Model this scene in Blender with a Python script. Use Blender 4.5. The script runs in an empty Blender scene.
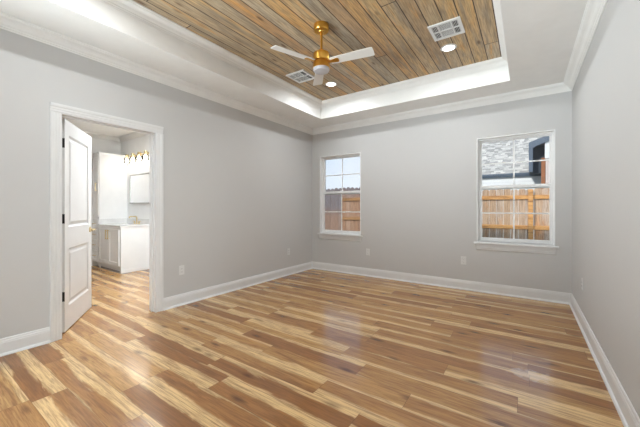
import bpy, bmesh, math, random
from mathutils import Vector, Matrix
from math import pi, sin, cos, atan2, radians
random.seed(7)
scene = bpy.context.scene
COL = scene.collection

# ---------------------------------------------------------------- camera
FPX, HZ, CAMZ = 300.0, 208.3, 1.19
YAW = atan2(206, 300)
cam = bpy.data.cameras.new('camera')
cam.sensor_width = 36.0
cam.lens = FPX / 640 * 36
cam.shift_y = -(213.5 - HZ) / 640
cam.clip_start = 0.02
cam_o = bpy.data.objects.new('camera', cam)
cam_o.location = (0, 0, CAMZ)
cam_o.rotation_euler = (pi / 2, 0, YAW)
COL.objects.link(cam_o)
scene.camera = cam_o

# ---------------------------------------------------------------- exposure
vs = scene.view_settings
vs.view_transform = 'Standard'
vs.look = 'None'
vs.gamma = 1.0
vs.use_curve_mapping = False
vs.exposure = 1.14

# ---------------------------------------------------------------- sky
SKY = 0.54
world = bpy.data.worlds.new('sky')
scene.world = world
world.use_nodes = True
wn, wl = world.node_tree.nodes, world.node_tree.links
bg = wn['Background']
tc = wn.new('ShaderNodeTexCoord')
sep = wn.new('ShaderNodeSeparateXYZ')
wl.new(tc.outputs['Generated'], sep.inputs[0])
ramp = wn.new('ShaderNodeValToRGB')
ramp.color_ramp.elements[0].position = 0.02
ramp.color_ramp.elements[0].color = (0.80, 0.86, 0.95, 1)
ramp.color_ramp.elements[1].position = 0.30
ramp.color_ramp.elements[1].color = (0.44, 0.64, 0.90, 1)
wl.new(sep.outputs['Z'], ramp.inputs[0])
nz = wn.new('ShaderNodeTexNoise')
nz.inputs['Scale'].default_value = 3.0
nz.inputs['Detail'].default_value = 5.0
wl.new(tc.outputs['Generated'], nz.inputs['Vector'])
cr = wn.new('ShaderNodeValToRGB')
cr.color_ramp.elements[0].position = 0.45
cr.color_ramp.elements[1].position = 0.75
wl.new(nz.outputs['Fac'], cr.inputs[0])
mx = wn.new('ShaderNodeMixRGB')
mx.inputs[2].default_value = (0.85, 0.89, 0.95, 1)
wl.new(cr.outputs['Color'], mx.inputs[0])
wl.new(ramp.outputs['Color'], mx.inputs[1])
wl.new(mx.outputs[0], bg.inputs['Color'])
bg.inputs['Strength'].default_value = SKY

# ---------------------------------------------------------------- sun (behind the house, over its roof)
sun = bpy.data.lights.new('sun', 'SUN')
sun.energy = 1.8
sun.angle = radians(3)
sun.color = (1.0, 0.95, 0.86)
sun_o = bpy.data.objects.new('sun', sun)
sun_o.rotation_euler = (radians(58), 0, radians(-20))
COL.objects.link(sun_o)

# daylight: area lamps added out of view, filling the room through made-up windows
FILL_X = (-2.95, -1.98)
SIDE_Y = -0.85
for pos, aim, sx_, sy_, pw in (((-4.1, -3.6, 0.15), (-2.4, -1.6, 1.45), 2.6, 2.0, 1050.0),
                               ((2.7, -2.5, 1.35), (0.5, SIDE_Y, 1.45), 2.2, 1.8, 200.0)):
    dl = bpy.data.lights.new('fill_light', 'AREA')
    dl.shape = 'RECTANGLE'; dl.size = sx_; dl.size_y = sy_
    dl.energy = pw; dl.color = (0.86, 0.95, 1.0)
    do = bpy.data.objects.new('fill_light', dl)
    do.location = pos
    do.rotation_euler = (Vector(aim) - Vector(pos)).to_track_quat('-Z', 'Y').to_euler()
    COL.objects.link(do)

CAN_W = 6.8      # each recessed ceiling light
BATH_W = 32.0     # added bathroom fill lamp, out of view
BULB_W = 0.5      # each bathroom vanity bulb
LAMP_COL = (0.91, 0.955, 0.99)
CAN_SPREAD = radians(170)

# ================================================================ materials
def new_mat(name):
    m = bpy.data.materials.new(name)
    m.use_nodes = True
    n, l = m.node_tree.nodes, m.node_tree.links
    return m, n, l, n['Principled BSDF']

class G:
    """tiny node-graph helper"""
    def __init__(s, n, l): s.n, s.l = n, l
    def put(s, sock, v):
        if hasattr(v, 'is_linked') or hasattr(v, 'links'): s.l.new(v, sock)
        elif v is not None: sock.default_value = v
    def math(s, op, a, b=None, c=None):
        k = s.n.new('ShaderNodeMath'); k.operation = op
        for i, v in enumerate((a, b, c)):
            if v is not None: s.put(k.inputs[i], v)
        return k.outputs[0]
    def xyz(s):
        t = s.n.new('ShaderNodeTexCoord'); p = s.n.new('ShaderNodeSeparateXYZ')
        s.l.new(t.outputs['Object'], p.inputs[0]); return p.outputs
    def comb(s, x=0.0, y=0.0, z=0.0):
        k = s.n.new('ShaderNodeCombineXYZ')
        for i, v in enumerate((x, y, z)): s.put(k.inputs[i], v)
        return k.outputs[0]
    def noise(s, vec, scale=1.0, detail=3.0, rough=0.5, dist=0.0):
        k = s.n.new('ShaderNodeTexNoise'); s.l.new(vec, k.inputs['Vector'])
        k.inputs['Scale'].default_value = scale; k.inputs['Detail'].default_value = detail
        k.inputs['Roughness'].default_value = rough; k.inputs['Distortion'].default_value = dist
        return k.outputs['Fac']
    def white(s, vec):
        k = s.n.new('ShaderNodeTexWhiteNoise'); k.noise_dimensions = '3D'
        s.l.new(vec, k.inputs['Vector']); return k.outputs['Value']
    def ramp(s, fac, stops, interp='LINEAR'):
        k = s.n.new('ShaderNodeValToRGB'); k.color_ramp.interpolation = interp
        e = k.color_ramp.elements
        while len(e) < len(stops): e.new(0.5)
        for i, (p, c) in enumerate(stops):
            e[i].position = p
            e[i].color = (c, c, c, 1) if isinstance(c, (int, float)) else (*c, 1)
        s.l.new(fac, k.inputs[0]); return k.outputs['Color']
    def mix(s, fac, a, b, mode='MIX'):
        k = s.n.new('ShaderNodeMixRGB'); k.blend_type = mode
        s.put(k.inputs[0], fac)
        for i, v in ((1, a), (2, b)):
            if isinstance(v, tuple): k.inputs[i].default_value = (*v, 1)
            else: s.l.new(v, k.inputs[i])
        return k.outputs[0]
    def bump(s, h, bsdf, strength=0.2, dist=0.002):
        k = s.n.new('ShaderNodeBump'); k.inputs['Strength'].default_value = strength
        k.inputs['Distance'].default_value = dist
        s.l.new(h, k.inputs['Height']); s.l.new(k.outputs[0], bsdf.inputs['Normal'])

def lin(r, g, b):
    f = lambda c: (c / 255 / 12.92) if c / 255 <= 0.04045 else ((c / 255 + 0.055) / 1.055) ** 2.4
    return (f(r), f(g), f(b))

def paint(name, col, rough=0.6, tex=0.05, scale=180.0, spec=0.3, metal=0.0, var=0.02):
    m, n, l, b = new_mat(name)
    g = G(n, l)
    t = n.new('ShaderNodeTexCoord')
    nf = g.noise(t.outputs['Object'], 6.0, 3.0)
    lo = tuple(c * (1 - var) for c in col); hi = tuple(min(1, c * (1 + var)) for c in col)
    l.new(g.ramp(nf, [(0.3, lo), (0.7, hi)]), b.inputs['Base Color'])
    b.inputs['Roughness'].default_value = rough
    b.inputs['Specular IOR Level'].default_value = spec
    b.inputs['Metallic'].default_value = metal
    if tex > 0:
        g.bump(g.noise(t.outputs['Object'], scale, 2.0), b, tex, 0.001)
    return m

M = {}
M['wall'] = paint('wall_paint', (0.595, 0.59, 0.58), 0.7, 0.04, 150, var=0.004)
M['ceiling'] = paint('ceiling_paint', (0.88, 0.88, 0.86), 0.8, 0.05, 150)
M['trim'] = paint('trim_enamel', (0.755, 0.755, 0.75), 0.35, 0.0, spec=0.4)
M['bath'] = paint('bathroom_paint', (0.82, 0.82, 0.81), 0.6, 0.04)
M['cabinet'] = paint('cabinet_enamel', (0.82, 0.82, 0.81), 0.35, 0.0, spec=0.4)
M['plastic'] = paint('white_plastic', (0.74, 0.74, 0.73), 0.35, 0.0, spec=0.5)
M['vinyl'] = paint('white_vinyl', (0.90, 0.90, 0.895), 0.35, 0.0, spec=0.5)
M['blade'] = paint('white_blade', (0.80, 0.79, 0.76), 0.45, 0.0, spec=0.4)
M['brass'] = paint('brushed_gold', (0.72, 0.40, 0.08), 0.30, 0.04, 400, metal=1.0, var=0.05)
M['gold'] = paint('satin_brass', (0.66, 0.53, 0.31), 0.30, 0.0, metal=1.0)
M['black'] = paint('black_metal', (0.015, 0.015, 0.015), 0.4, 0.0)
M['dark'] = paint('dark_void', (0.05, 0.05, 0.05), 0.8, 0.0)
M['steel'] = paint('brushed_nickel', (0.45, 0.44, 0.42), 0.35, 0.0, metal=1.0)
M['lens'] = paint('frosted_lens', (0.52, 0.51, 0.53), 0.5, 0.0)
M['quartz'] = paint('pale_quartz', (0.74, 0.735, 0.72), 0.25, 0.0, spec=0.5, var=0.08)
M['slate'] = paint('slate_trim', lin(84, 96, 112), 0.6, 0.0)
M['soffit_dark'] = paint('dark_soffit', lin(62, 72, 84), 0.7, 0.0)
M['post'] = paint('stained_post', lin(140, 90, 62), 0.6, 0.0, var=0.15)
M['ground'] = paint('lawn_soil', (0.10, 0.12, 0.05), 0.9, 0.3, 30, var=0.4)

def emit(name, col, strength):
    m = bpy.data.materials.new(name); m.use_nodes = True
    n, l = m.node_tree.nodes, m.node_tree.links
    n.remove(n['Principled BSDF'])
    e = n.new('ShaderNodeEmission'); e.inputs[0].default_value = (*col, 1); e.inputs[1].default_value = strength
    l.new(e.outputs[0], n['Material Output'].inputs[0]); return m
M['led'] = emit('lit_led', (1, 0.98, 0.95), 6.0)
M['bulb'] = emit('lit_bulb', (1, 0.95, 0.85), 4.0)

def pane_mat(name, tint, gl=1.0):
    m = bpy.data.materials.new(name); m.use_nodes = True
    n, l = m.node_tree.nodes, m.node_tree.links
    n.remove(n['Principled BSDF'])
    t = n.new('ShaderNodeBsdfTransparent'); t.inputs[0].default_value = (*tint, 1)
    q = n.new('ShaderNodeBsdfGlossy'); q.inputs['Roughness'].default_value = 0.02
    fr = n.new('ShaderNodeFresnel'); fr.inputs[0].default_value = 1.45
    k = n.new('ShaderNodeMath'); k.operation = 'MULTIPLY'; k.inputs[1].default_value = gl
    l.new(fr.outputs[0], k.inputs[0])
    mxn = n.new('ShaderNodeMixShader')
    l.new(k.outputs[0], mxn.inputs[0]); l.new(t.outputs[0], mxn.inputs[1]); l.new(q.outputs[0], mxn.inputs[2])
    l.new(mxn.outputs[0], n['Material Output'].inputs[0]); return m
M['glass'] = pane_mat('window_glass', (0.97, 0.98, 0.98))
M['shade_glass'] = pane_mat('clear_shade_glass', (0.95, 0.94, 0.90))
mm, n, l, b = new_mat('mirror_silver')
b.inputs['Base Color'].default_value = (0.9, 0.9, 0.9, 1); b.inputs['Metallic'].default_value = 1.0
b.inputs['Roughness'].default_value = 0.02
M['mirror'] = mm

def floor_material():
    m, n, l, b = new_mat('vinyl_oak_planks'); g = G(n, l)
    X, Y, Z = g.xyz()
    W, L = 0.175, 1.20
    v = g.math('DIVIDE', g.math('SUBTRACT', Y, 0.69), W)
    row = g.math('FLOOR', v)
    fv = g.math('SUBTRACT', v, row)
    rnd = g.white(g.comb(row, 3.7, 1.3))
    u = g.math('ADD', g.math('DIVIDE', X, L), rnd)
    colm = g.math('FLOOR', u)
    fu = g.math('SUBTRACT', u, colm)
    idv = g.comb(row, colm, 0.0)
    id1 = g.white(idv)
    id2 = g.white(g.comb(row, colm, 5.0))
    id3 = g.white(g.comb(row, colm, 9.0))
    seed = g.math('MULTIPLY', id2, 37.0)
    # long grain, offset per plank
    xs = g.math('ADD', X, seed)
    broad = g.noise(g.comb(g.math('MULTIPLY', xs, 1.5), g.math('MULTIPLY', Y, 10.0), seed), 1.0, 4.0, 0.6, 1.0)
    mid = g.noise(g.comb(g.math('MULTIPLY', xs, 2.2), g.math('MULTIPLY', Y, 42.0), seed), 1.0, 5.0, 0.7, 0.8)
    fine = g.noise(g.comb(g.math('MULTIPLY', xs, 5.0), g.math('MULTIPLY', Y, 120.0), seed), 1.0, 3.0, 0.65, 0.6)
    heart = g.ramp(id1, [(0.0, lin(148, 100, 58)), (0.25, lin(163, 115, 68)), (0.5, lin(176, 129, 79)), (0.75, lin(188, 142, 88)), (1.0, lin(200, 156, 100))])
    dark = g.mix(g.ramp(broad, [(0.48, 0.0), (0.72, 0.75)]), heart, lin(124, 82, 50))
    # cream sapwood along the plank edges
    wob = g.math('ADD', g.math('MULTIPLY', g.math('SUBTRACT', broad, 0.5), 0.6), g.math('MULTIPLY', g.math('SUBTRACT', mid, 0.5), 0.30))
    cen = g.math('MULTIPLY_ADD', id3, 0.7, 0.10)
    edge = g.math('ADD', g.math('ABSOLUTE', g.math('SUBTRACT', fv, cen)), wob)
    thr = g.math('MULTIPLY_ADD', id2, 0.32, 0.27)
    sap = g.math('MULTIPLY_ADD', g.math('SUBTRACT', edge, thr), 11.0, 0.5)
    sapc = n.new('ShaderNodeClamp'); l.new(sap, sapc.inputs[0])
    c1 = g.mix(g.math('MULTIPLY', sapc.outputs[0], 0.88), dark, lin(232, 196, 142))
    c1 = g.mix(g.ramp(mid, [(0.48, 0.0), (0.66, 0.62)]), c1, lin(122, 80, 46))
    c2 = g.mix(g.ramp(fine, [(0.44, 0.0), (0.66, 0.5)]), c1, lin(104, 70, 42))
    # knots
    vo = n.new('ShaderNodeTexVoronoi'); vo.feature = 'F1'; vo.inputs['Scale'].default_value = 1.0
    l.new(g.comb(g.math('ADD', g.math('MULTIPLY', X, 2.6), seed), g.math('MULTIPLY', Y, 7.5), 0.0), vo.inputs['Vector'])
    kd = g.math('ADD', vo.outputs['Distance'], g.math('MULTIPLY', g.math('SUBTRACT', mid, 0.5), 0.45))
    kn = g.ramp(kd, [(0.04, 0.8), (0.22, 0.0)])
    c3 = g.mix(kn, c2, lin(74, 44, 26))
    # seams
    ev = g.math('MULTIPLY', g.math('MINIMUM', fv, g.math('SUBTRACT', 1.0, fv)), W)
    eu = g.math('MULTIPLY', g.math('MINIMUM', fu, g.math('SUBTRACT', 1.0, fu)), L)
    seam = g.math('MINIMUM', ev, eu)
    sm = g.ramp(g.math('MULTIPLY', seam, 200.0), [(0.12, 0.62), (0.40, 0.0)])
    c4 = g.mix(sm, c3, lin(84, 54, 34))
    # pale irregular patch on the boards
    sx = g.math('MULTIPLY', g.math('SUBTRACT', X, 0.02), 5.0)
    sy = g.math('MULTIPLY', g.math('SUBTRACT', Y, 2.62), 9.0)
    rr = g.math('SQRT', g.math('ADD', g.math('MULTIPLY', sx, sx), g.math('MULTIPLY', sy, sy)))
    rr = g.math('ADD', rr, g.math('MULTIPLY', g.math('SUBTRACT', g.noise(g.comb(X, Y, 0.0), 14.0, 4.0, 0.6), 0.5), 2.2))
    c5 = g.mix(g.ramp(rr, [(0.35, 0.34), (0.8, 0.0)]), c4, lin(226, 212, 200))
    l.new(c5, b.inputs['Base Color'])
    rg = g.ramp(fine, [(0.2, 0.12), (0.9, 0.20)])
    l.new(rg, b.inputs['Roughness'])
    b.inputs['Specular IOR Level'].default_value = 0.6
    g.bump(g.math('SUBTRACT', g.math('MULTIPLY', fine, 0.25), sm), b, 0.06, 0.001)
    return m
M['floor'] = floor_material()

def plank_ceiling_material():
    m, n, l, b = new_mat('stained_pine_boards'); g = G(n, l)
    X, Y, Z = g.xyz()
    W, L = 0.14, 5.2
    v = g.math('DIVIDE', g.math('ADD', X, 0.247), W)
    row = g.math('FLOOR', v); fv = g.math('SUBTRACT', v, row)
    rnd = g.white(g.comb(row, 1.7, 4.1))
    u = g.math('ADD', g.math('DIVIDE', Y, L), rnd)
    cl = g.math('FLOOR', u); fu = g.math('SUBTRACT', u, cl)
    id1 = g.white(g.comb(row, cl, 2.0)); id2 = g.white(g.comb(row, cl, 8.0))
    seed = g.math('MULTIPLY', id2, 53.0)
    broad = g.noise(g.comb(g.math('MULTIPLY', X, 13.0), g.math('ADD', g.math('MULTIPLY', Y, 1.3), seed), seed), 1.0, 5.0, 0.65, 0.6)
    fine = g.noise(g.comb(g.math('MULTIPLY', X, 90.0), g.math('ADD', g.math('MULTIPLY', Y, 5.0), seed), seed), 1.0, 3.0, 0.6, 0.5)
    base = g.ramp(id1, [(0.0, lin(168, 148, 124)), (0.2, lin(208, 176, 128)), (0.4, lin(182, 168, 144)), (0.6, lin(218, 178, 120)), (0.8, lin(192, 152, 108)), (1.0, lin(198, 182, 154))])
    c1 = g.mix(g.ramp(broad, [(0.47, 0.0), (0.66, 0.8)]), base, lin(146, 136, 122))
    c1 = g.mix(g.ramp(broad, [(0.28, 0.75), (0.44, 0.0)]), c1, lin(222, 164, 90))
    c2 = g.mix(g.ramp(fine, [(0.42, 0.0), (0.66, 0.6)]), c1, lin(116, 94, 70))
    vo = n.new('ShaderNodeTexVoronoi'); vo.feature = 'F1'; vo.inputs['Scale'].default_value = 1.0
    l.new(g.comb(g.math('MULTIPLY', X, 7.0), g.math('ADD', g.math('MULTIPLY', Y, 2.2), seed), 0.0), vo.inputs['Vector'])
    kn = g.ramp(g.math('ADD', vo.outputs['Distance'], g.math('MULTIPLY', g.math('SUBTRACT', fine, 0.5), 0.1)), [(0.05, 0.8), (0.15, 0.0)])
    c3 = g.mix(kn, c2, lin(84, 56, 36))
    ev = g.math('MULTIPLY', g.math('MINIMUM', fv, g.math('SUBTRACT', 1.0, fv)), W)
    eu = g.math('MULTIPLY', g.math('MINIMUM', fu, g.math('SUBTRACT', 1.0, fu)), L)
    sm = g.ramp(g.math('MULTIPLY', g.math('MINIMUM', ev, eu), 100.0), [(0.30, 0.95), (0.60, 0.0)])
    c4 = g.mix(sm, c3, lin(50, 36, 26))
    l.new(c4, b.inputs['Base Color'])
    b.inputs['Roughness'].default_value = 0.6
    g.bump(g.math('SUBTRACT', g.math('MULTIPLY', fine, 0.3), sm), b, 0.3, 0.003)
    return m
M['boards'] = plank_ceiling_material()

def fence_material(name, warm):
    m, n, l, b = new_mat(name); g = G(n, l)
    X, Y, Z = g.xyz()
    pid = g.math('FLOOR', g.math('DIVIDE', X, 0.145))
    id1 = g.white(g.comb(pid, 2.0, 1.0)); sd = g.math('MULTIPLY', id1, 31.0)
    fine = g.noise(g.comb(g.math('MULTIPLY', X, 60.0), sd, g.math('MULTIPLY', Z, 4.0)), 1.0, 3.0, 0.6, 0.5)
    broad = g.noise(g.comb(g.math('MULTIPLY', X, 6.0), sd, g.math('MULTIPLY', Z, 1.6)), 1.0, 3.0, 0.6, 0.6)
    tones = (((176, 138, 104), (186, 166, 150), (180, 148, 116), (188, 174, 162)),
             ((150, 112, 88), (170, 140, 120), (156, 116, 88), (160, 142, 132)),
             ((140, 110, 94), (152, 124, 110), (134, 104, 88), (146, 126, 116)))[warm]
    base = g.ramp(id1, [(p, lin(*t_)) for p, t_ in zip((0.0, 0.35, 0.65, 1.0), tones)])
    if warm == 0:
        c = g.mix(g.ramp(broad, [(0.5, 0.0), (0.7, 0.8)]), base, lin(190, 128, 70))
    else:
        # greyer, weathered upper ends of the boards
        up = g.math('MULTIPLY_ADD', g.math('ADD', Z, g.math('MULTIPLY', broad, 0.25)), 3.0, -3.15 if warm == 2 else -4.6)
        cl = n.new('ShaderNodeClamp'); l.new(up, cl.inputs[0])
        c = g.mix(g.math('MULTIPLY', cl.outputs[0], 0.85), base, lin(104, 104, 114))
    c = g.mix(g.ramp(fine, [(0.42, 0.0), (0.68, 0.7)]), c, lin(104, 78, 60))
    l.new(c, b.inputs['Base Color'])
    b.inputs['Roughness'].default_value = 0.85
    return m
M['cedar'] = fence_material('cedar_pickets', 0)
M['weathered'] = fence_material('weathered_pickets', 1)
M['grey_fence'] = fence_material('grey_pickets', 2)
def beam_material(name, c0, c1, c2):
    m, n, l, b = new_mat(name); g = G(n, l)
    t = n.new('ShaderNodeTexCoord')
    mp = n.new('ShaderNodeMapping'); mp.inputs['Scale'].default_value = (3, 20, 20)
    l.new(t.outputs['Object'], mp.inputs[0])
    nf = g.noise(mp.outputs[0], 1.0, 4.0, 0.6, 0.6)
    l.new(g.ramp(nf, [(0.3, c0), (0.5, c1), (0.72, c2)]), b.inputs['Base Color'])
    b.inputs['Roughness'].default_value = 0.8
    return m
M['rail'] = beam_material('orange_cedar', lin(206, 160, 104), lin(188, 136, 80), lin(122, 84, 52))
M['rail_old'] = beam_material('aged_cedar', lin(170, 128, 84), lin(150, 108, 66), lin(96, 72, 52))

def shingle_material():
    m, n, l, b = new_mat('asphalt_shingles'); g = G(n, l)
    X, Y, Z = g.xyz()
    row = g.math('FLOOR', g.math('DIVIDE', Z, 0.075))
    off = g.white(g.comb(row, 0.0, 3.0))
    u = g.math('FLOOR', g.math('ADD', g.math('DIVIDE', X, 0.17), g.math('MULTIPLY', off, 7.0)))
    idn = g.white(g.comb(u, row, 1.0))
    nf = g.noise(g.comb(X, Y, Z), 26.0, 3.0)
    c = g.ramp(idn, [(0.0, lin(140, 137, 133)), (0.5, lin(178, 174, 169)), (1.0, lin(214, 209, 202))])
    c = g.mix(g.ramp(nf, [(0.4, 0.0), (0.7, 0.5)]), c, lin(134, 133, 133))
    l.new(c, b.inputs['Base Color']); b.inputs['Roughness'].default_value = 0.9
    return m
M['shingle'] = shingle_material()
def siding_material(name, c0, c1, pitch, axis):
    m, n, l, b = new_mat(name); g = G(n, l)
    P = g.xyz()[axis]
    f = g.math('FRACT', g.math('DIVIDE', P, pitch))
    l.new(g.ramp(f, [(0.0, c1), (0.08, c0), (1.0, c0)]), b.inputs['Base Color'])
    b.inputs['Roughness'].default_value = 0.7
    return m
M['siding'] = siding_material('pale_lap_siding', lin(214, 216, 220), lin(176, 180, 190), 0.18, 2)
M['board_siding'] = siding_material('grey_board_siding', lin(196, 184, 182), lin(140, 128, 128), 0.16, 0)

# ================================================================ mesh helpers
class MB:
    def __init__(s): s.bm = bmesh.new()
    def poly(s, vs_, faces):
        v = [s.bm.verts.new(p) for p in vs_]
        for f in faces:
            try: s.bm.faces.new([v[i] for i in f])
            except ValueError: pass
        return s
    def box(s, x0, x1, y0, y1, z0, z1, mat=None, bev=0.0):
        pts = [Vector((x, y, z)) for x in (x0, x1) for y in (y0, y1) for z in (z0, z1)]
        if mat is not None: pts = [mat @ p for p in pts]
        if bev <= 0:
            return s.poly(pts, [(0, 1, 3, 2), (4, 6, 7, 5), (0, 4, 5, 1), (2, 3, 7, 6), (0, 2, 6, 4), (1, 5, 7, 3)])
        t = bmesh.new()
        v = [t.verts.new(p) for p in pts]
        for f in [(0, 1, 3, 2), (4, 6, 7, 5), (0, 4, 5, 1), (2, 3, 7, 6), (0, 2, 6, 4), (1, 5, 7, 3)]:
            t.faces.new([v[i] for i in f])
        bmesh.ops.bevel(t, geom=list(t.edges), offset=bev, segments=2, profile=0.5, affect='EDGES')
        mp = {q: s.bm.verts.new(q.co) for q in t.verts}
        for f in t.faces: s.bm.faces.new([mp[q] for q in f.verts])
        t.free(); return s
    def lathe(s, prof, c=(0, 0, 0), seg=32, axis=(0, 0, 1), cap=True):
        """prof: list of (r, h) along the axis starting at c"""
        a = Vector(axis).normalized(); c = Vector(c)
        e1 = a.orthogonal().normalized(); e2 = a.cross(e1)
        rings = []
        for r, h in prof:
            if r < 1e-6: rings.append([s.bm.verts.new(c + a * h)])
            else: rings.append([s.bm.verts.new(c + a * h + (e1 * cos(2 * pi * k / seg) + e2 * sin(2 * pi * k / seg)) * r) for k in range(seg)])
        for A, B in zip(rings, rings[1:]):
            for k in range(seg):
                k2 = (k + 1) % seg
                if len(A) == 1 and len(B) == 1: continue
                if len(A) == 1: s.bm.faces.new((A[0], B[k2], B[k]))
                elif len(B) == 1: s.bm.faces.new((A[k], A[k2], B[0]))
                else: s.bm.faces.new((A[k], A[k2], B[k2], B[k]))
        if cap:
            for R in (rings[0], rings[-1]):
                if len(R) > 2: s.bm.faces.new(R)
        return s
    def cyl(s, p0, p1, r, seg=20):
        d = Vector(p1) - Vector(p0)
        return s.lathe([(r, 0), (r, d.length)], p0, seg, d)
    def tube(s, pts, r, seg=12):
        pts = [Vector(p) for p in pts]; rings = []
        up = None
        for i, p in enumerate(pts):
            t = (pts[min(i + 1, len(pts) - 1)] - pts[max(i - 1, 0)]).normalized()
            e1 = t.orthogonal().normalized() if up is None else (up - t * up.dot(t)).normalized()
            up = e1; e2 = t.cross(e1)
            rings.append([s.bm.verts.new(p + (e1 * cos(2 * pi * k / seg) + e2 * sin(2 * pi * k / seg)) * r) for k in range(seg)])
        for A, B in zip(rings, rings[1:]):
            for k in range(seg):
                k2 = (k + 1) % seg; s.bm.faces.new((A[k], A[k2], B[k2], B[k]))
        s.bm.faces.new(rings[0]); s.bm.faces.new(rings[-1]); return s
    def prism(s, outline, y0, y1, mat=None):
        """outline in x,z, extruded along y"""
        a = [Vector((x, y0, z)) for x, z in outline]; b_ = [Vector((x, y1, z)) for x, z in outline]
        if mat is not None: a = [mat @ p for p in a]; b_ = [mat @ p for p in b_]
        k = len(outline)
        return s.poly(a + b_, [tuple(range(k)), tuple(range(k, 2 * k))] + [(i, (i + 1) % k, k + (i + 1) % k, k + i) for i in range(k)])
    def sweep(s, A, B, nrm, prof, ma=0.0, mb=0.0, up=(0, 0, 1)):
        """closed profile (d along nrm, h along up) from A to B; ma, mb shift the ends by d*m (mitres)"""
        A, B, nrm, up = Vector(A), Vector(B), Vector(nrm), Vector(up)
        t = (B - A).normalized(); k = len(prof)
        f = lambda P, m, sg: [P + nrm * d + up * h + t * (d * m * sg) for d, h in prof]
        v = f(A, ma, 1) + f(B, mb, -1)
        return s.poly(v, [tuple(range(k)), tuple(range(k, 2 * k))] + [(i, (i + 1) % k, k + (i + 1) % k, k + i) for i in range(k)])
    def build(s, name, mat, parent=None, origin=(0, 0, 0), smooth=False):
        bmesh.ops.recalc_face_normals(s.bm, faces=list(s.bm.faces))
        me = bpy.data.meshes.new(name)
        o_ = Vector(origin)
        if o_.length: bmesh.ops.translate(s.bm, vec=-o_, verts=list(s.bm.verts))
        s.bm.to_mesh(me); s.bm.free()
        if smooth:
            me.polygons.foreach_set('use_smooth', [True] * len(me.polygons))
            try: me.set_sharp_from_angle(angle=radians(40))
            except Exception: pass
        me.materials.append(mat)
        o = bpy.data.objects.new(name, me); COL.objects.link(o)
        o.location = o_
        if parent is not None:
            o.parent = parent
        return o

def tag(o, label=None, cat=None, group=None, kind=None):
    if label: o['label'] = label
    if cat: o['category'] = cat
    if group: o['group'] = group
    if kind: o['kind'] = kind
    return o
def thing(name, loc, label, cat, group=None, rz=0.0, kind=None):
    o = bpy.data.objects.new(name, None); COL.objects.link(o)
    o.empty_display_size = 0.1
    o.location = loc; o.rotation_euler = (0, 0, rz)
    return tag(o, label, cat, group, kind)
def copy_tree(o, parent=None):
    c = o.copy(); COL.objects.link(c)
    if parent is not None: c.parent = parent
    for ch in list(o.children): copy_tree(ch, c)
    return c
def struct(o, label, cat): return tag(o, label, cat, kind='structure')

# ================================================================ room shell
XL, XR, YB, YF = -3.50, 0.47, 4.825, -1.60
WT = 0.12
XLO, YBO, XRO, YFO = XL - WT, YB + 0.14, XR + 0.14, YF - 0.14
HC = 2.74                       # soffit height
TX0, TX1, TY0, TY1, TZ = -2.932, -0.160, -0.90, 4.305, 3.02   # tray
DY0, DY1, DZ = 0.925, 1.762, 2.050       # doorway to the bathroom
BX0, BY1 = -7.40, 2.98                   # bathroom far-left wall, vanity wall
BY0 = -0.60
WZ0, WZ1 = 0.705, 2.190
WIN = [(-3.316, -2.428), (-0.582, 0.306)]

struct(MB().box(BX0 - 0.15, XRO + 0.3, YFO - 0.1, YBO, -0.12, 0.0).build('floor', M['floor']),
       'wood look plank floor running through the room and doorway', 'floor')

w = MB()
w.box(XLO, XL, YFO, DY0 - 0.02, 0, HC + 0.1).box(XLO, XL, DY1 + 0.02, YBO, 0, HC + 0.1).box(XLO, XL, DY0 - 0.02, DY1 + 0.02, DZ + 0.02, HC + 0.1)
struct(w.build('wall_left', M['wall']), 'pale grey painted wall with the open doorway', 'wall')
w = MB()
x = XLO
for a, b_ in WIN:
    w.box(x, a, YB, YBO, 0, HC + 0.1)
    w.box(a, b_, YB, YBO, 0, WZ0).box(a, b_, YB, YBO, WZ1, HC + 0.1); x = b_
w.box(x, XRO, YB, YBO, 0, HC + 0.1)
struct(w.build('wall_back', M['wall']), 'pale grey painted wall holding the two windows', 'wall')
w = MB().box(XR, XRO, YFO, SIDE_Y - 0.444, 0, HC + 0.1).box(XR, XRO, SIDE_Y + 0.444, YB, 0, HC + 0.1)
w.box(XR, XRO, SIDE_Y - 0.444, SIDE_Y + 0.444, 0, 0.705).box(XR, XRO, SIDE_Y - 0.444, SIDE_Y + 0.444, 2.19, HC + 0.1)
struct(w.build('wall_right', M['wall']), 'blank pale grey painted wall on the right', 'wall')
w = MB(); x = XL
for dx_ in FILL_X:
    w.box(x, dx_ - 0.444, YFO, YF, 0, HC + 0.1)
    w.box(dx_ - 0.444, dx_ + 0.444, YFO, YF, 0, 0.705).box(dx_ - 0.444, dx_ + 0.444, YFO, YF, 2.19, HC + 0.1); x = dx_ + 0.444
w.box(x, XR, YFO, YF, 0, HC + 0.1)
struct(w.build('wall_front', M['wall']), 'pale grey painted wall behind the viewer', 'wall')

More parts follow.
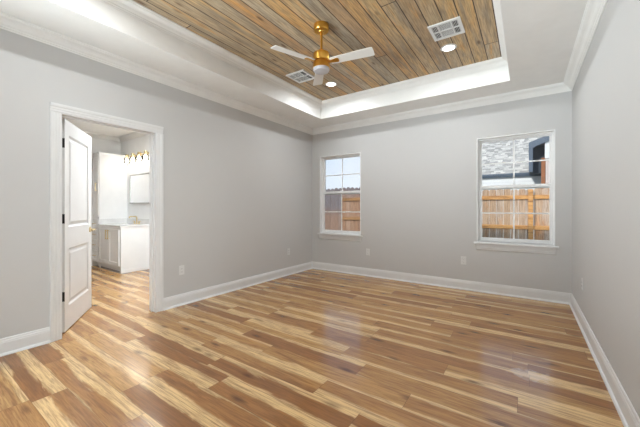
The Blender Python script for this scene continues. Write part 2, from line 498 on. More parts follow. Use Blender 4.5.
c = MB()
c.box(XLO, TX0, YFO, YBO, HC, HC + 0.12).box(TX1, XRO, YFO, YBO, HC, HC + 0.12)
c.box(TX0, TX1, YFO, TY0, HC, HC + 0.12).box(TX0, TX1, TY1, YBO, HC, HC + 0.12)
c.box(TX0 - 0.1, TX0, TY0 - 0.1, TY1 + 0.1, HC + 0.12, TZ + 0.1).box(TX1, TX1 + 0.1, TY0 - 0.1, TY1 + 0.1, HC + 0.12, TZ + 0.1)
c.box(TX0, TX1, TY0 - 0.1, TY0, HC + 0.12, TZ + 0.1).box(TX0, TX1, TY1, TY1 + 0.1, HC + 0.12, TZ + 0.1)
struct(c.build('ceiling', M['ceiling']), 'white painted lower ceiling border around the recessed tray', 'ceiling')
struct(MB().box(TX0 - 0.1, TX1 + 0.1, TY0 - 0.1, TY1 + 0.1, TZ, TZ + 0.14).build('ceiling_tray', M['boards']),
       'brown stained wood board ceiling inside the raised tray', 'ceiling')

# crown mouldings (profile: d from wall, h below the ceiling)
crown = [(0.0, 0.0), (0.090, 0.0), (0.090, -0.012), (0.083, -0.016), (0.080, -0.024), (0.070, -0.030), (0.055, -0.036), (0.042, -0.046), (0.033, -0.060),
         (0.026, -0.068), (0.020, -0.072), (0.018, -0.082), (0.010, -0.086), (0.008, -0.096), (0.0, -0.096)]
def ring(x0, x1, y0, y1, z, prof):
    m = MB()
    m.sweep((x0, y1, z), (x1, y1, z), (0, -1, 0), prof, 1, 1)
    m.sweep((x1, y0, z), (x1, y1, z), (-1, 0, 0), prof, 1, 1)
    m.sweep((x0, y0, z), (x1, y0, z), (0, 1, 0), prof, 1, 1)
    m.sweep((x0, y0, z), (x0, y1, z), (1, 0, 0), prof, 1, 1)
    return m
struct(ring(XL, XR, YF, YB, HC, crown).build('trim_1', M['ceiling']), 'white crown moulding along the top of the bedroom walls', 'moulding')
struct(ring(TX0, TX1, TY0, TY1, TZ, [(d * 0.9, h) for d, h in crown]).build('trim_2', M['ceiling']), 'white crown moulding around the wood tray ceiling', 'moulding')

# baseboards with shoe moulding
base = [(0.0, 0.0), (0.030, 0.0), (0.029, 0.008), (0.024, 0.016), (0.016, 0.020), (0.015, 0.098), (0.013, 0.104), (0.013, 0.112), (0.009, 0.120), (0.008, 0.130), (0.004, 0.136), (0.0, 0.136)]
CW = 0.085
m = MB()
m.sweep((XL, YF, 0), (XL, DY0 - CW, 0), (1, 0, 0), base, 1, 0)
m.sweep((XL, DY1 + CW, 0), (XL, YB, 0), (1, 0, 0), base, 0, 1)
struct(m.build('baseboard_left', M['trim']), 'white baseboard along the doorway wall', 'baseboard')
struct(MB().sweep((XL, YB, 0), (XR, YB, 0), (0, -1, 0), base, 1, 1).build('baseboard_back', M['trim']), 'white baseboard under the windows', 'baseboard')
struct(MB().sweep((XR, YF, 0), (XR, YB, 0), (-1, 0, 0), base, 1, 1).build('baseboard_right', M['trim']), 'white baseboard along the blank right wall', 'baseboard')
struct(MB().sweep((XL, YF, 0), (XR, YF, 0), (0, 1, 0), base, 1, 1).build('baseboard_front', M['trim']), 'white baseboard behind the viewer', 'baseboard')

# door casing and jamb
cas = [(0.0, 0.0), (0.010, 0.0), (0.012, 0.010), (0.015, 0.014), (0.015, 0.030), (0.018, 0.036), (0.018, 0.052), (0.022, 0.058), (0.024, 0.070), (0.024, CW), (0.0, CW)]
m = MB()
def casing(m, xw, nx):
    # profile second coordinate runs away from the opening
    m.sweep((xw, DY0, 0), (xw, DY0, DZ), (nx, 0, 0), cas, 0, 0, (0, -1, 0))
    m.sweep((xw, DY1, 0), (xw, DY1, DZ), (nx, 0, 0), cas, 0, 0, (0, 1, 0))
    m.sweep((xw, DY0 - CW, DZ), (xw, DY1 + CW, DZ), (nx, 0, 0), cas, 0, 0, (0, 0, 1))
casing(m, XL, 1); casing(m, XLO, -1)
m.box(XLO, XL, DY0 - 0.02, DY0, 0, DZ).box(XLO, XL, DY1, DY1 + 0.02, 0, DZ).box(XLO, XL, DY0 - 0.02, DY1 + 0.02, DZ, DZ + 0.02)
m.box(XLO + 0.036, XLO + 0.07, DY0, DY0 + 0.011, 0, DZ).box(XLO + 0.036, XLO + 0.07, DY1 - 0.011, DY1, 0, DZ).box(XLO + 0.036, XLO + 0.07, DY0, DY1, DZ - 0.011, DZ)
struct(m.build('trim_3', M['trim']), 'white moulded casing and jamb around the open doorway', 'door casing')

# ---------------------------------------------------------------- windows
def make_window(i, xc):
    W2 = (WIN[0][1] - WIN[0][0]) / 2
    org = Vector((xc, YB, WZ0))
    root = thing('window_%d' % i, org, None, 'window', kind='structure')
    z0, z1 = 0.0, WZ1 - WZ0
    J = 0.012
    f = MB()       # jamb liner flush with the wall face
    f.box(-W2, -W2 + J, -0.004, 0.14, z0, z1).box(W2 - J, W2, -0.004, 0.14, z0, z1).box(-W2 + J, W2 - J, -0.004, 0.14, z1 - J, z1).box(-W2 + J, W2 - J, 0.03, 0.14, z0, z0 + J)
    f.build('jamb', M['vinyl'], root)
    a = W2 - J; F = 0.018
    f = MB()       # vinyl main frame
    f.box(-a, -a + F, 0.070, 0.135, J, z1 - J).box(a - F, a, 0.070, 0.135, J, z1 - J).box(-a + F, a - F, 0.070, 0.135, z1 - J - F, z1 - J).box(-a + F, a - F, 0.070, 0.135, J, J + F)
    f.build('frame', M['vinyl'], root)
    a -= F; S = 0.024
    zm = 1.486 - WZ0
    def sash(name, y0, y1, zb, zt, top, bot):
        f = MB()
        f.box(-a, -a + S, y0, y1, zb, zt, bev=0.003).box(a - S, a, y0, y1, zb, zt, bev=0.003)
        f.box(-a + S, a - S, y0, y1, zt - top, zt, bev=0.003).box(-a + S, a - S, y0, y1, zb, zb + bot, bev=0.003)
        s_ = f.build(name, M['vinyl'], root)
        ym = (y0 + y1) / 2
        MB().box(-a + S, a - S, ym - 0.004, ym + 0.004, zb + bot, zt - top).build('pane', M['glass'], s_)
        g = MB(); zc = (zb + bot + zt - top) / 2
        g.box(-0.009, 0.009, ym - 0.010, ym - 0.005, zb + bot, zt - top).box(-a + S, a - S, ym - 0.009, ym - 0.0055, zc - 0.009, zc + 0.009)
        g.build('muntins', M['vinyl'], s_)
    sash('lower_sash', 0.078, 0.102, J + F, zm + 0.028, 0.040, 0.036)
    sash('upper_sash', 0.104, 0.128, zm - 0.028, z1 - J - F, 0.020, 0.050)
    lk = MB().box(-0.03, 0.03, 0.082, 0.100, zm + 0.028, zm + 0.040, bev=0.003)
    lk.build('latch', M['vinyl'], root)
    s = MB().box(-W2 - 0.036, W2 + 0.036, -0.040, 0.0, -0.022, 0.003, bev=0.004).box(-W2, W2, 0.0, 0.075, -0.0, 0.012)
    s.build('stool', M['trim'], root)
    ap = [(0, 0), (0.016, 0), (0.016, -0.055), (0.012, -0.062), (0.012, -0.074), (0.006, -0.084), (0, -0.084)]
    MB().sweep((-W2 - 0.006, 0, -0.022), (W2 + 0.006, 0, -0.022), (0, -1, 0), ap).build('apron', M['trim'], root)
    return root
w1 = make_window(1, sum(WIN[0]) / 2); w1['label'] = 'white double hung window showing pale sky above a grey fence'
w2 = make_window(2, sum(WIN[1]) / 2); w2['label'] = 'white double hung window showing grey shingles above an orange fence'

for k, dx_ in enumerate(FILL_X):  # made-up windows, openings for the added fill lamp outside
    q = copy_tree(w1); q.name = 'window_%d' % (3 + k)
    q.location = (dx_, YF, WZ0); q.rotation_euler = (0, 0, pi)
    q['label'] = 'white double hung window added behind the viewer to let in fill light'
q = copy_tree(w1); q.name = 'window_5'  # made-up side window, lets the second added lamp in
q.location = (XR, SIDE_Y, WZ0); q.rotation_euler = (0, 0, -pi / 2)
q['label'] = 'white double hung window added in the right wall behind the viewer to let in fill light'
struct(MB().box(XRO + 0.02, 6, YFO - 5.0, 2.0, HC, HC + 0.12).build('side_sun_block', M['ceiling']), 'unseen slab added to block sun from the side window behind the viewer', 'ceiling')  # unseen slab added to keep sun out of the side window
struct(MB().box(-6, XRO, YFO - 5.0, YFO - 0.02, HC, HC + 0.12).build('sun_block', M['ceiling']), 'unseen slab added to block sun from the windows behind the viewer', 'ceiling')  # added sun blocker, stops sun patches falling into the room

# ---------------------------------------------------------------- bathroom shell
BYF = 0.02
BC = 2.74
struct(MB().box(BX0 - 0.12, BX0, BY0, BY1, 0, BC + 0.1).build('wall_bathroom_left', M['bath']), 'white bathroom wall behind the tall cabinet', 'wall')
struct(MB().box(BX0 - 0.12, XLO, BY1, BY1 + 0.12, 0, BC + 0.1).build('wall_bathroom_back', M['bath']), 'white bathroom wall carrying the mirror', 'wall')
struct(MB().box(BX0, XLO, BY0, BY0 + 0.12, 0, BC + 0.1).build('wall_bathroom_front', M['bath']), 'white bathroom wall out of sight behind the door', 'wall')
struct(MB().box(BX0 - 0.12, XLO, BY0, BY1 + 0.12, BC, BC + 0.12).build('ceiling_bathroom', M['bath']), 'white bathroom ceiling seen through the doorway', 'ceiling')
struct(ring(BX0, XLO, BY0 + 0.12, BY1, BC, crown).build('trim_4', M['trim']), 'white crown moulding in the bathroom', 'moulding')
m = MB()
m.sweep((-6.06, BY1, 0), (XLO, BY1, 0), (0, -1, 0), base, 0, 1)
struct(m.build('baseboard_bathroom', M['trim']), 'white baseboard beside the vanity in the bathroom', 'baseboard')

# ---------------------------------------------------------------- door leaf
HP = Vector((XLO - 0.010, 0.947, 0))
DW, DH, DT = 0.808, 2.03, 0.035
ang = radians(147.3)           # direction hinge -> free edge
door = thing('door_1', HP, 'white two panel door standing open into the bathroom', 'door', rz=ang, kind='structure')
# local: x along the leaf from the hinge, thickness towards -y (face seen from the bedroom is y=-DT ... y=0)
# The bedroom-side face has outward normal rotated; local -y maps to (sin, -cos)
leaf = MB()
yb0, yb1 = -DT, 0.0
ST = 0.105
zs = [(0.012, 0.24), (0.80, 1.005), (1.905, DH + 0.012)]
leaf.box(0, ST, yb0, yb1, 0.012, DH + 0.012).box(DW - ST, DW, yb0, yb1, 0.012, DH + 0.012)
for a, b_ in zs: leaf.box(ST, DW - ST, yb0, yb1, a, b_)
lf = leaf.build('door_slab', M['trim'], door)
for a, b_ in ((0.24, 0.80), (1.005, 1.905)):
    p = MB()
    p.box(ST, DW - ST, yb0 + 0.012, yb1 - 0.012, a, b_)
    for yy, sg in ((yb0, 1), (yb1, -1)):
        x0, x1 = ST, DW - ST
        # sloped sticking around the panel and raised field
        for k0, k1, d0, d1 in ((0.0, 0.016, 0.0, 0.010), (0.030, 0.055, 0.012, 0.004)):
            o0 = [(x0 + k0, a + k0), (x1 - k0, a + k0), (x1 - k0, b_ - k0), (x0 + k0, b_ - k0)]
            o1 = [(x0 + k1, a + k1), (x1 - k1, a + k1), (x1 - k1, b_ - k1), (x0 + k1, b_ - k1)]
            pts = [(q[0], yy + sg * d0, q[1]) for q in o0] + [(q[0], yy + sg * d1, q[1]) for q in o1]
            p.poly(pts, [(i, (i + 1) % 4, 4 + (i + 1) % 4, 4 + i) for i in range(4)])
            if k0 > 0: p.poly([(q[0], yy + sg * d1, q[1]) for q in o1], [(0, 1, 2, 3)])
    p.build('door_panel', M['trim'], lf)
# lever sets on both faces (front one visible)
def lever(parent, yside, sgn):
    r = MB().lathe([(0.031, 0), (0.031, 0.006), (0.026, 0.010), (0.012, 0.012), (0.011, 0.050)], (DW - 0.062, yside, 0.94), 24, (0, sgn, 0))
    hb = r.build('door_lever', M['gold'], parent, smooth=True)
    MB().tube([(DW - 0.055, yside + sgn * 0.050, 0.94), (DW - 0.085, yside + sgn * 0.053, 0.941), (DW - 0.13, yside + sgn * 0.052, 0.942), (DW - 0.172, yside + sgn * 0.050, 0.937)], 0.010).build('lever_arm', M['gold'], hb, smooth=True)
lever(door, yb0, -1); lever(door, yb1, 1)
for hz_ in (0.35, 1.09, 1.81):
    h = MB().cyl((0.0, 0.006, hz_ - 0.045), (0.0, 0.006, hz_ + 0.045), 0.0075, 12)
    h.box(-0.0025, 0.0, -DT, 0.004, hz_ - 0.045, hz_ + 0.045)
    ob = h.build('hinge', M['black'], door)
    ob['label'] = 'black metal hinge'
# jamb-side leaves of the hinges, set into the door jamb
j = MB()
for hz_ in (0.35, 1.09, 1.81):
    j.box(XLO - 0.004, XLO + 0.032, DY0, DY0 + 0.0025, hz_ - 0.045, hz_ + 0.045)
    j.cyl((XLO - 0.008, DY0 + 0.010, hz_ - 0.045), (XLO - 0.008, DY0 + 0.010, hz_ + 0.045), 0.008, 12)
struct(j.build('trim_5', M['black']), 'black hinge leaves set into the door jamb', 'hinges')

# ---------------------------------------------------------------- recessed lights (pale discs in the board ceiling)
def make_can(loc, label, watts, lamp=True):
    r = thing('recessed_light', loc, label, 'ceiling light', 'recessed lights in the tray ceiling')
    MB().lathe([(0.060, 0), (0.084, 0), (0.086, -0.004), (0.080, -0.008), (0.062, -0.008), (0.060, -0.004)], (0, 0, 0), 40, cap=False).build('trim_ring', M['plastic'], r, smooth=True)
    MB().lathe([(0.0605, -0.001), (0.0605, -0.006), (0.04, -0.0085), (0, -0.009)], (0, 0, 0), 40).build('lens', M['led'], r, smooth=True)
    L = bpy.data.lights.new('can_lamp', 'AREA'); L.shape = 'DISK'; L.size = 0.06; L.energy = watts; L.color = LAMP_COL; L.spread = CAN_SPREAD
    lo = bpy.data.objects.new('can_lamp', L); COL.objects.link(lo); lo.location = (0, 0, -0.014); lo.parent = r
    return r
make_can((-2.367, 3.733, TZ), 'lit recessed ceiling light behind the fan, near the far left tray corner', CAN_W)
make_can((-0.727, 3.645, TZ), 'lit recessed ceiling light beside the right hand air vent', CAN_W)
make_can((-2.367, 0.75, TZ), 'recessed ceiling light over the doorway end of the tray', CAN_W)
make_can((-0.727, 0.75, TZ), 'recessed ceiling light above the viewer', CAN_W)

# ---------------------------------------------------------------- air vents
def make_vent(loc, label):
    r = thing('air_vent', loc, label, 'air vent', 'air vents in the board ceiling')
    hx, hy, fr = 0.150, 0.152, 0.030
    f = MB()
    f.box(-hx, hx, -hy, -hy + fr, -0.012, 0).box(-hx, hx, hy - fr, hy, -0.012, 0).box(-hx, -hx + fr, -hy + fr, hy - fr, -0.012, 0).box(hx - fr, hx, -hy + fr, hy - fr, -0.012, 0)
    iy = hy - fr; ix = hx - fr
    f.box(-0.006, 0.006, -iy, iy, -0.011, -0.002) if False else None
    f.box(-ix, ix, -0.006, 0.006, -0.011, -0.002)
    for xx in (-0.062, 0.062): f.box(xx - 0.006, xx + 0.006, -iy, iy, -0.011, -0.002)
    f.build('vent_frame', M['plastic'], r)
    MB().box(-ix, ix, -iy, iy, -0.002, -0.0005).build('duct_opening', M['dark'], r)
    s = MB()
    def slats(x0, x1, y0, y1, along_x, tilt):
        n_ = 9 if along_x else 4
        for k in range(n_):
            t = (k + 0.5) / n_
            if along_x:
                Mx = Matrix.Translation((0, y0 + (y1 - y0) * t, -0.006)) @ Matrix.Rotation(radians(tilt), 4, 'X')
                s.box(x0, x1, -0.0022, 0.0022, -0.0006, 0.0006, Mx)
            else:
                Mx = Matrix.Translation((x0 + (x1 - x0) * t, 0, -0.006)) @ Matrix.Rotation(radians(tilt), 4, 'Y')
                s.box(-0.0026, 0.0026, y0, y1, -0.0006, 0.0006, Mx)
    for y0, y1, tl in ((-iy, -0.006, -10), (0.006, iy, -10)):
        slats(-0.056, 0.056, y0, y1, True, tl)
        slats(-ix, -0.068, y0, y1, False, -30)
        slats(0.068, ix, y0, y1, False, 35)
    s.build('slats', M['plastic'], r)
    return r
make_vent((-0.669, 3.257, TZ), 'white square air vent beside the right hand recessed light')
make_vent((-2.569, 3.281, TZ), 'white square air vent partly behind the fan')

# ---------------------------------------------------------------- ceiling fan
FX, FY = -1.686, 2.479
fan = thing('ceiling_fan', (FX, FY, TZ), 'gold ceiling fan with three white blades hanging from the board ceiling', 'ceiling fan')
MB().lathe([(0.074, 0), (0.076, -0.006), (0.076, -0.052), (0.070, -0.062), (0.030, -0.064), (0.024, -0.075), (0.015, -0.078)], (0, 0, 0), 40).build('canopy', M['brass'], fan, smooth=True)
MB().cyl((0, 0, -0.06), (0, 0, -0.285), 0.0125, 20).build('downrod', M['brass'], fan, smooth=True)
MB().lathe([(0.0125, -0.235), (0.022, -0.245), (0.024, -0.268), (0.050, -0.272), (0.074, -0.280), (0.081, -0.288), (0.081, -0.356), (0.077, -0.362), (0.062, -0.364)], (0, 0, 0), 48).build('motor_housing', M['brass'], fan, smooth=True)
MB().lathe([(0.060, -0.355), (0.060, -0.382), (0.082, -0.384), (0.087, -0.390), (0.087, -0.432), (0.083, -0.436), (0.05, -0.436)], (0, 0, 0), 48).build('lower_housing', M['brass'], fan, smooth=True)
MB().lathe([(0.081, -0.430), (0.081, -0.452), (0.073, -0.464), (0.045, -0.471), (0, -0.473)], (0, 0, 0), 48).build('light_lens', M['lens'], fan, smooth=True)
zb = -0.378
for k in range(3):
    A = radians(9 + 120 * k)
    R = Matrix.Rotation(A, 4, 'Z')
    T = R @ Matrix.Translation((0, 0, zb)) @ Matrix.Rotation(radians(-12), 4, 'X')
    arm = MB()
    ol = [(0.055, -0.016), (0.10, -0.015), (0.165, -0.026), (0.185, -0.022), (0.190, 0.0), (0.185, 0.022), (0.165, 0.026), (0.10, 0.015), (0.055, 0.016)]
    T2 = T @ Matrix.Rotation(radians(-90), 4, 'X')     # outline x,z -> x,y plane
    arm.prism(ol, 0.004, 0.009, T2)
    arm.build('blade_arm', M['brass'], fan)
    bl = MB()
    ob = [(0.10, -0.040), (0.14, -0.046), (0.49, -0.056), (0.522, -0.055), (0.530, -0.050), (0.533, 0.0), (0.530, 0.050), (0.522, 0.055), (0.49, 0.056), (0.14, 0.046), (0.10, 0.040)]
    bl.prism(ob, -0.003, 0.003, T2)
    bl.build('blade', M['blade'], fan)

# ---------------------------------------------------------------- wall outlets
def make_outlet(loc, rz, label):
    r = thing('wall_outlet', loc, label, 'wall outlet', 'wall outlets', rz)
    MB().box(-0.035, 0.035, -0.006, 0, -0.0575, 0.0575, bev=0.002).build('cover_plate', M['plastic'], r)
    for zz in (-0.020, 0.020):
        f = MB().lathe([(0.0165, 0.0), (0.0165, 0.002)], (0, -0.006, zz), 20, (0, -1, 0))
        s = f.build('socket', M['plastic'], r)
        h = MB().box(-0.008, -0.006, -0.0086, -0.0078, zz - 0.002, zz + 0.007).box(0.006, 0.008, -0.0086, -0.0078, zz - 0.002, zz + 0.006).box(-0.002, 0.002, -0.0086, -0.0078, zz - 0.010, zz - 0.006)
        h.build('slots', M['dark'], s)
    MB().lathe([(0.003, 0), (0.003, 0.0015)], (0, -0.006, 0), 10, (0, -1, 0)).build('screw', M['plastic'], r)
    return r
o1 = make_outlet((XL, 2.081, 0.428), pi / 2, 'white wall outlet just right of the doorway')
for loc, rz, lb in [((XL, 4.10, 0.415), pi / 2, 'white wall outlet on the doorway wall near the far corner'),
                    ((-2.290, YB, 0.422), 0, 'white wall outlet low beside the left window'),
                    ((-0.757, YB, 0.423), 0, 'white wall outlet low to the left of the right window'),
                    ((XR, 3.975, 0.429), -pi / 2, 'white wall outlet on the blank right wall')]:
    q = copy_tree(o1); q.location = loc; q.rotation_euler = (0, 0, rz); q['label'] = lb

# ---------------------------------------------------------------- bathroom: vanity
VX0, VX1, VY0, VY1 = -7.078, -6.094, 2.458, BY1 - 0.002
van = thing('vanity_cabinet', ((VX0 + VX1) / 2, VY1, 0), 'white bathroom vanity cabinet with brass pulls under a pale countertop', 'vanity')
VO = Vector(van.location)
def vb(name, mat, m, parent=None, sm=False, base_=None):
    bo = VO if base_ is None else base_
    bmesh.ops.translate(m.bm, vec=-bo, verts=list(m.bm.verts))
    return m.build(name, mat, parent if parent is not None else van, smooth=sm)
b1 = MB().box(VX0, VX1, VY0 + 0.02, VY1, 0.10, 0.845).box(VX0, VX1 - 0.02, VY0 + 0.075, VY1, 0.0, 0.10).box(VX1 - 0.02, VX1, VY0 + 0.02, VY1, 0.0, 0.10)
b1.box(VX1 - 0.05, VX1, VY0, VY0 + 0.02, 0.0, 0.845).box(VX0, VX0 + 0.04, VY0, VY0 + 0.02, 0.0, 0.845).box(VX0 + 0.04, VX1 - 0.05, VY0, VY0 + 0.02, 0.80, 0.845).box(VX0 + 0.04, VX1 - 0.05, VY0, VY0 + 0.02, 0.10, 0.125)
b1.box(VX1, VX1 + 0.012, VY0, VY1, 0.0, 0.055)
vb('carcass', M['cabinet'], b1)
def shaker(x0, x1, z0, z1, y, parent, mat, name, bo):
    s = 0.06 if (z1 - z0) > 0.3 else 0.035
    d = MB()
    d.box(x0, x0 + s, y - 0.02, y, z0, z1).box(x1 - s, x1, y - 0.02, y, z0, z1).box(x0 + s, x1 - s, y - 0.02, y, z0, z0 + s).box(x0 + s, x1 - s, y - 0.02, y, z1 - s, z1)
    d.box(x0 + s, x1 - s, y - 0.012, y, z0 + s, z1 - s)
    return vb(name, mat, d, parent, False, bo)
def pull(x, y, z0, z1, parent, bo, horiz=False):
    p = MB()
    if horiz:
        p.box(x - z1, x + z1, y - 0.034, y - 0.024, z0 - 0.006, z0 + 0.006, bev=0.002)
        for sx in (-1, 1): p.box(x + sx * (z1 - 0.015) - 0.005, x + sx * (z1 - 0.015) + 0.005, y - 0.026, y, z0 - 0.005, z0 + 0.005)
    else:
        p.box(x - 0.008, x + 0.008, y - 0.036, y - 0.024, z0, z1, bev=0.002)
        for zz in (z0 + 0.015, z1 - 0.015): p.box(x - 0.005, x + 0.005, y - 0.026, y, zz - 0.005, zz + 0.005)
    q = vb('pull', M['gold'], p, parent, False, bo); q['label'] = 'brass pull'
    return q
xm = (VX0 + 0.04 + VX1 - 0.05) / 2
d1 = shaker(VX0 + 0.045, xm - 0.002, 0.128, 0.797, VY0, van, M['cabinet'], 'door', VO)
d2 = shaker(xm + 0.002, VX1 - 0.055, 0.128, 0.797, VY0, van, M['cabinet'], 'door', VO)
pull(xm - 0.045, VY0 - 0.02, 0.60, 0.78, d1, VO)
pull(xm + 0.045, VY0 - 0.02, 0.60, 0.78, d2, VO)
ct = thing('vanity_countertop', ((VX0 + VX1) / 2, VY1, 0.845), 'pale quartz countertop with backsplash on the bathroom vanity', 'countertop')
CO = Vector(ct.location)
SX, SY = -6.46, 2.69
tp = MB(); y0, y1, z0, z1 = VY0 - 0.02, VY1, 0.845, 0.875
sx0, sx1, sy0, sy1 = SX - 0.22, SX + 0.22, SY - 0.15, SY + 0.14
tp.box(VX0, sx0, y0, y1, z0, z1).box(sx1, VX1 + 0.018, y0, y1, z0, z1).box(sx0, sx1, y0, sy0, z0, z1).box(sx0, sx1, sy1, y1, z0, z1)
vb('slab', M['quartz'], tp, ct, False, CO)
vb('backsplash', M['quartz'], MB().box(VX0, VX1 + 0.018, y1 - 0.02, y1, z1, z1 + 0.10).box(VX0, VX0 + 0.02, y0 + 0.01, y1 - 0.02, z1, z1 + 0.10), ct, False, CO)
bs = MB()
bs.poly([(sx0, sy0, 0.86), (sx1, sy0, 0.86), (sx1, sy1, 0.86), (sx0, sy1, 0.86), (sx0 + 0.05, sy0 + 0.05, 0.846), (sx1 - 0.05, sy0 + 0.05, 0.846), (sx1 - 0.05, sy1 - 0.05, 0.846), (sx0 + 0.05, sy1 - 0.05, 0.846)],
        [(0, 1, 5, 4), (1, 2, 6, 5), (2, 3, 7, 6), (3, 0, 4, 7), (4, 5, 6, 7)])
bs = vb('sink_basin', M['lens'], bs, ct, False, CO); bs['label'] = 'white shallow basin'
# faucet
fa = thing('faucet', (SX, 2.89, 0.876), 'brass bathroom faucet with a squared spout on the pale countertop', 'faucet')
MB().lathe([(0.024, 0), (0.024, 0.008), (0.014, 0.012), (0.013, 0.05)], (0, 0, 0), 20).tube([(0, 0, 0.04), (0, 0, 0.135), (0, -0.012, 0.150), (0, -0.12, 0.150), (0, -0.135, 0.143), (0, -0.135, 0.120)], 0.012).build('spout', M['gold'], fa, smooth=True)
for sx in (-0.10, 0.10):
    MB().lathe([(0.022, 0), (0.022, 0.008), (0.013, 0.012), (0.013, 0.055), (0, 0.058)], (sx, 0, 0), 20).box(min(sx, sx * 1.7), max(sx, sx * 1.7), -0.007, 0.007, 0.048, 0.060).build('handle', M['gold'], fa, smooth=True)
# mirror
MX0, MX1, MZ0, MZ1 = -6.925, -6.05, 1.285, 1.892
mi = thing('wall_mirror', ((MX0 + MX1) / 2, BY1, MZ0), 'rectangular mirror with thin nickel frame above the bathroom vanity', 'mirror')
MO = Vector(mi.location)
t = 0.022
fr = MB().box(MX0, MX0 + t, BY1 - 0.025, BY1 - 0.001, MZ0, MZ1).box(MX1 - t, MX1, BY1 - 0.025, BY1 - 0.001, MZ0, MZ1).box(MX0 + t, MX1 - t, BY1 - 0.025, BY1 - 0.001, MZ0, MZ0 + t).box(MX0 + t, MX1 - t, BY1 - 0.025, BY1 - 0.001, MZ1 - t, MZ1)
vb('mirror_frame', M['steel'], fr, mi, False, MO)
vb('mirror_glass', M['mirror'], MB().box(MX0 + t, MX1 - t, BY1 - 0.014, BY1 - 0.002, MZ0 + t, MZ1 - t), mi, False, MO)
# vanity light bar
VL = thing('vanity_light', (-6.47, BY1, 2.28), 'gold four globe light bar glowing above the bathroom mirror', 'wall light')
MB().box(-0.46, 0.46, -0.022, -0.001, -0.018, 0.018, bev=0.004).build('backplate', M['gold'], VL)
for k in range(4):
    x_ = -0.39 + 0.26 * k
    a_ = MB().tube([(x_, -0.02, 0.0), (x_, -0.06, 0.006), (x_, -0.10, 0.006)], 0.008, 10).lathe([(0.010, 0.035), (0.028, 0.030), (0.030, 0.02), (0.030, -0.045), (0.026, -0.05)], (x_, -0.10, 0), 20)
    ar = a_.build('arm', M['gold'], VL, smooth=True)
    MB().lathe([(0.031, -0.03), (0.055, -0.05), (0.060, -0.15)], (x_, -0.10, 0), 24, cap=False).build('glass_shade', M['shade_glass'], ar, smooth=True)
    MB().lathe([(0.014, -0.058), (0.030, -0.080), (0.034, -0.105), (0.024, -0.13), (0, -0.14)], (x_, -0.10, 0), 18).build('bulb', M['bulb'], ar, smooth=True)
    L = bpy.data.lights.new('bulb_lamp', 'POINT'); L.energy = BULB_W; L.color = (1, 0.95, 0.87); L.shadow_soft_size = 0.03
    lo = bpy.data.objects.new('bulb_lamp', L); COL.objects.link(lo); lo.location = (x_, -0.10, -0.18); lo.parent = VL
# tall linen cabinet
LX0, LX1 = BX0 + 0.002, VX0 - 0.001
lc = thing('linen_cabinet', ((LX0 + LX1) / 2, VY1, 0), 'tall white cabinet with drawers below a door, left of the vanity', 'cabinet')
LO = Vector(lc.location)
vb('carcass', M['cabinet'], MB().box(LX0, LX1, VY0 + 0.005, VY1, 0.10, 2.315).box(LX0, LX1, VY0 + 0.075, VY1, 0, 0.10), lc, False, LO)
cv = [(0, 0), (0.012, 0), (0.030, 0.030), (0.030, 0.04), (0, 0.04)]
vb('cabinet_cornice', M['cabinet'], MB().box(LX0, LX1 + 0.006, VY0 - 0.005, VY1, 2.30, 2.325), lc, False, LO)
dd = shaker(LX0 + 0.02, LX1 - 0.02, 1.02, 2.28, VY0 + 0.005, lc, M['cabinet'], 'door', LO)
pull(LX1 - 0.06, VY0 - 0.015, 1.54, 1.70, dd, LO)
for k in range(4):
    z = 0.13 + k * 0.215
    dr = shaker(LX0 + 0.02, LX1 - 0.02, z, z + 0.205, VY0 + 0.005, lc, M['cabinet'], 'drawer', LO)
    pull((LX0 + LX1) / 2, VY0 - 0.015, z + 0.105, 0.06, dr, LO, True)
# ceiling light added out of view to brighten the bathroom and door
bl = thing('added_bathroom_light', (-4.7, 2.2, BC), 'white flush ceiling light added out of view to brighten the bathroom', 'ceiling light')
MB().lathe([(0.17, 0), (0.17, -0.03), (0.165, -0.035), (0.15, -0.035)], (0, 0, 0), 40, cap=False).build('fixture_rim', M['plastic'], bl, smooth=True)
MB().lathe([(0.15, -0.001), (0.15, -0.035), (0.10, -0.050), (0, -0.056)], (0, 0, 0), 40).build('diffuser', M['led'], bl, smooth=True)
L = bpy.data.lights.new('bathroom_fill_lamp', 'AREA'); L.shape = 'DISK'; L.size = 0.28; L.energy = BATH_W; L.color = (0.90, 0.96, 1.0)
lo = bpy.data.objects.new('bathroom_fill_lamp', L); COL.objects.link(lo); lo.location = (0, 0, -0.07); lo.parent = bl

# ================================================================ outdoors
GZ = -0.25
struct(MB().box(-30, 30, YBO, 40, GZ - 0.2, GZ).build('ground', M['ground']), 'ground of the side yard beyond the windows', 'ground')

def make_fence(x0, x1, y, top, mat, rail, rails, posts, label, dog):
    org = Vector(((x0 + x1) / 2, y, GZ))
    r = thing('wooden_fence', org, label, 'fence', 'fences beyond the windows')
    m = MB(); x = math.floor(x0 / 0.145) * 0.145
    while x < x1:
        t_ = top + random.uniform(-0.015, 0.015)
        a, b_ = x + 0.003, x + 0.142
        yy = y + random.uniform(0, 0.006)
        ol = [(a, GZ), (b_, GZ), (b_, t_ - dog), (b_ - dog, t_), (a + dog, t_), (a, t_ - dog)]
        m.prism(ol, yy, yy + 0.018)
        x += 0.145
    pk = m.build('pickets', mat, r); pk.location = -org
    for zr in rails:
        q = MB().box(x0, x1, y - 0.040, y - 0.001, zr - 0.045, zr + 0.045, bev=0.004).build('rail', rail, r); q.location = -org
    for px in posts:
        q = MB().box(px - 0.045, px + 0.045, y - 0.130, y - 0.041, GZ, top - 0.02, bev=0.004)
        Rm = q.build('post', rail, r); Rm.location = -org
    return r
make_fence(-2.0, 2.6, 8.2, 1.63, M['cedar'], M['rail'], (1.44, 0.76, 0.05), (-1.9, 0.085, 2.4), 'orange cedar fence with rails and post, seen through the right window', 0.025)
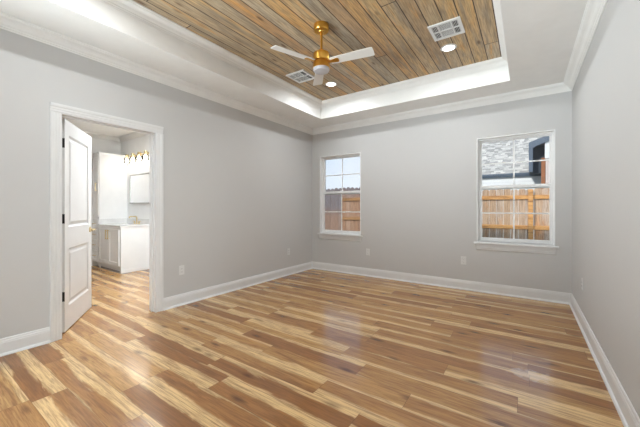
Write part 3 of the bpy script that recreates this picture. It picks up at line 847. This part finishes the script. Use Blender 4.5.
make_fence(-4.75, -2.32, 8.2, 1.84, M['weathered'], M['rail_old'], (1.47, 0.88, 0.10), (-2.6,), 'brown fence with rails, in the right half of the left window', 0.045)
make_fence(-7.6, -4.80, 8.2, 1.84, M['grey_fence'], M['rail_old'], (), (), 'plain grey board fence with notched top, in the left half of the left window', 0.045)

# neighbour's house
nb = thing('neighbor_house', (1.0, 15.3, GZ), 'pale house with grey shingle roof and dark gutter behind the fence', 'house')
NO = Vector(nb.location)
def nbp(name, mat, m, parent=None): return vb(name, mat, m, parent if parent is not None else nb, False, NO)
EY, EZ, HX0, HX1 = 14.8, 2.62, -2.6, 6.0
nbp('house_wall', M['siding'], MB().box(HX0 + 0.3, HX1, EY + 0.03, EY + 8.0, GZ, EZ - 0.05))
sl = 0.62
nbp('roof', M['shingle'], MB().poly([(HX0, EY, EZ), (HX1, EY, EZ), (HX1, EY + 5.5, EZ + 5.5 * sl), (HX0, EY + 5.5, EZ + 5.5 * sl),
                                     (HX0, EY, EZ - 0.12), (HX1, EY, EZ - 0.12), (HX1, EY + 8.45, EZ - 0.12), (HX0, EY + 8.45, EZ - 0.12)],
                                    [(0, 1, 2, 3), (0, 4, 5, 1), (4, 5, 6, 7), (0, 3, 7, 4), (1, 5, 6, 2), (2, 6, 7, 3)]))
g_ = nbp('gutter', M['slate'], MB().sweep((HX0, EY, EZ), (HX1, EY, EZ), (0, -1, 0), [(0, 0.02), (0.09, 0.02), (0.09, -0.04), (0.05, -0.14), (0, -0.14)]))
g_['label'] = 'dark slate gutter'
# porch wing stepping forward on the right, with a dark raking fascia
PY = 13.4
wg = thing('porch', (1.6, PY, GZ), 'dark trimmed porch with brown post at the right end of the neighbor house', 'porch')
PO = Vector(wg.location)
def pp(name, mat, m): return vb(name, mat, m, wg, False, PO)
x0 = 0.085
rk = [(x0, 2.52), (x0, 3.60), (2.9, 4.62), (2.9, 4.42), (x0 + 0.24, 3.46), (x0 + 0.12, 3.38), (x0 + 0.12, 2.52)]
pp('rake_fascia', M['slate'], MB().prism(rk, PY, PY + 0.12))
pp('porch_roof', M['soffit_dark'], MB().prism([(x0, 3.60), (2.9, 4.62), (2.9, 4.50), (x0, 3.48)], PY + 0.12, EY + 0.4))
pp('side_panel', M['soffit_dark'], MB().box(x0 + 0.02, x0 + 0.10, PY + 0.12, EY - 0.13, 2.54, 3.52))
pp('porch_wall', M['soffit_dark'], MB().box(x0 + 0.10, 0.62, PY + 0.50, PY + 0.60, 2.50, 3.50))
pp('post', M['post'], MB().prism([(0.44, GZ), (0.56, GZ), (0.58, 3.02), (0.46, 3.02)], PY + 0.1, PY + 0.25))
pp('gable_panel', M['siding'], MB().prism([(0.56, 2.98), (2.8, 2.98), (2.8, 4.42), (0.56, 3.56)], PY + 0.06, PY + 0.11))
pp('board_wall', M['board_siding'], MB().box(0.585, 2.8, PY + 0.12, PY + 0.24, GZ, 2.98))
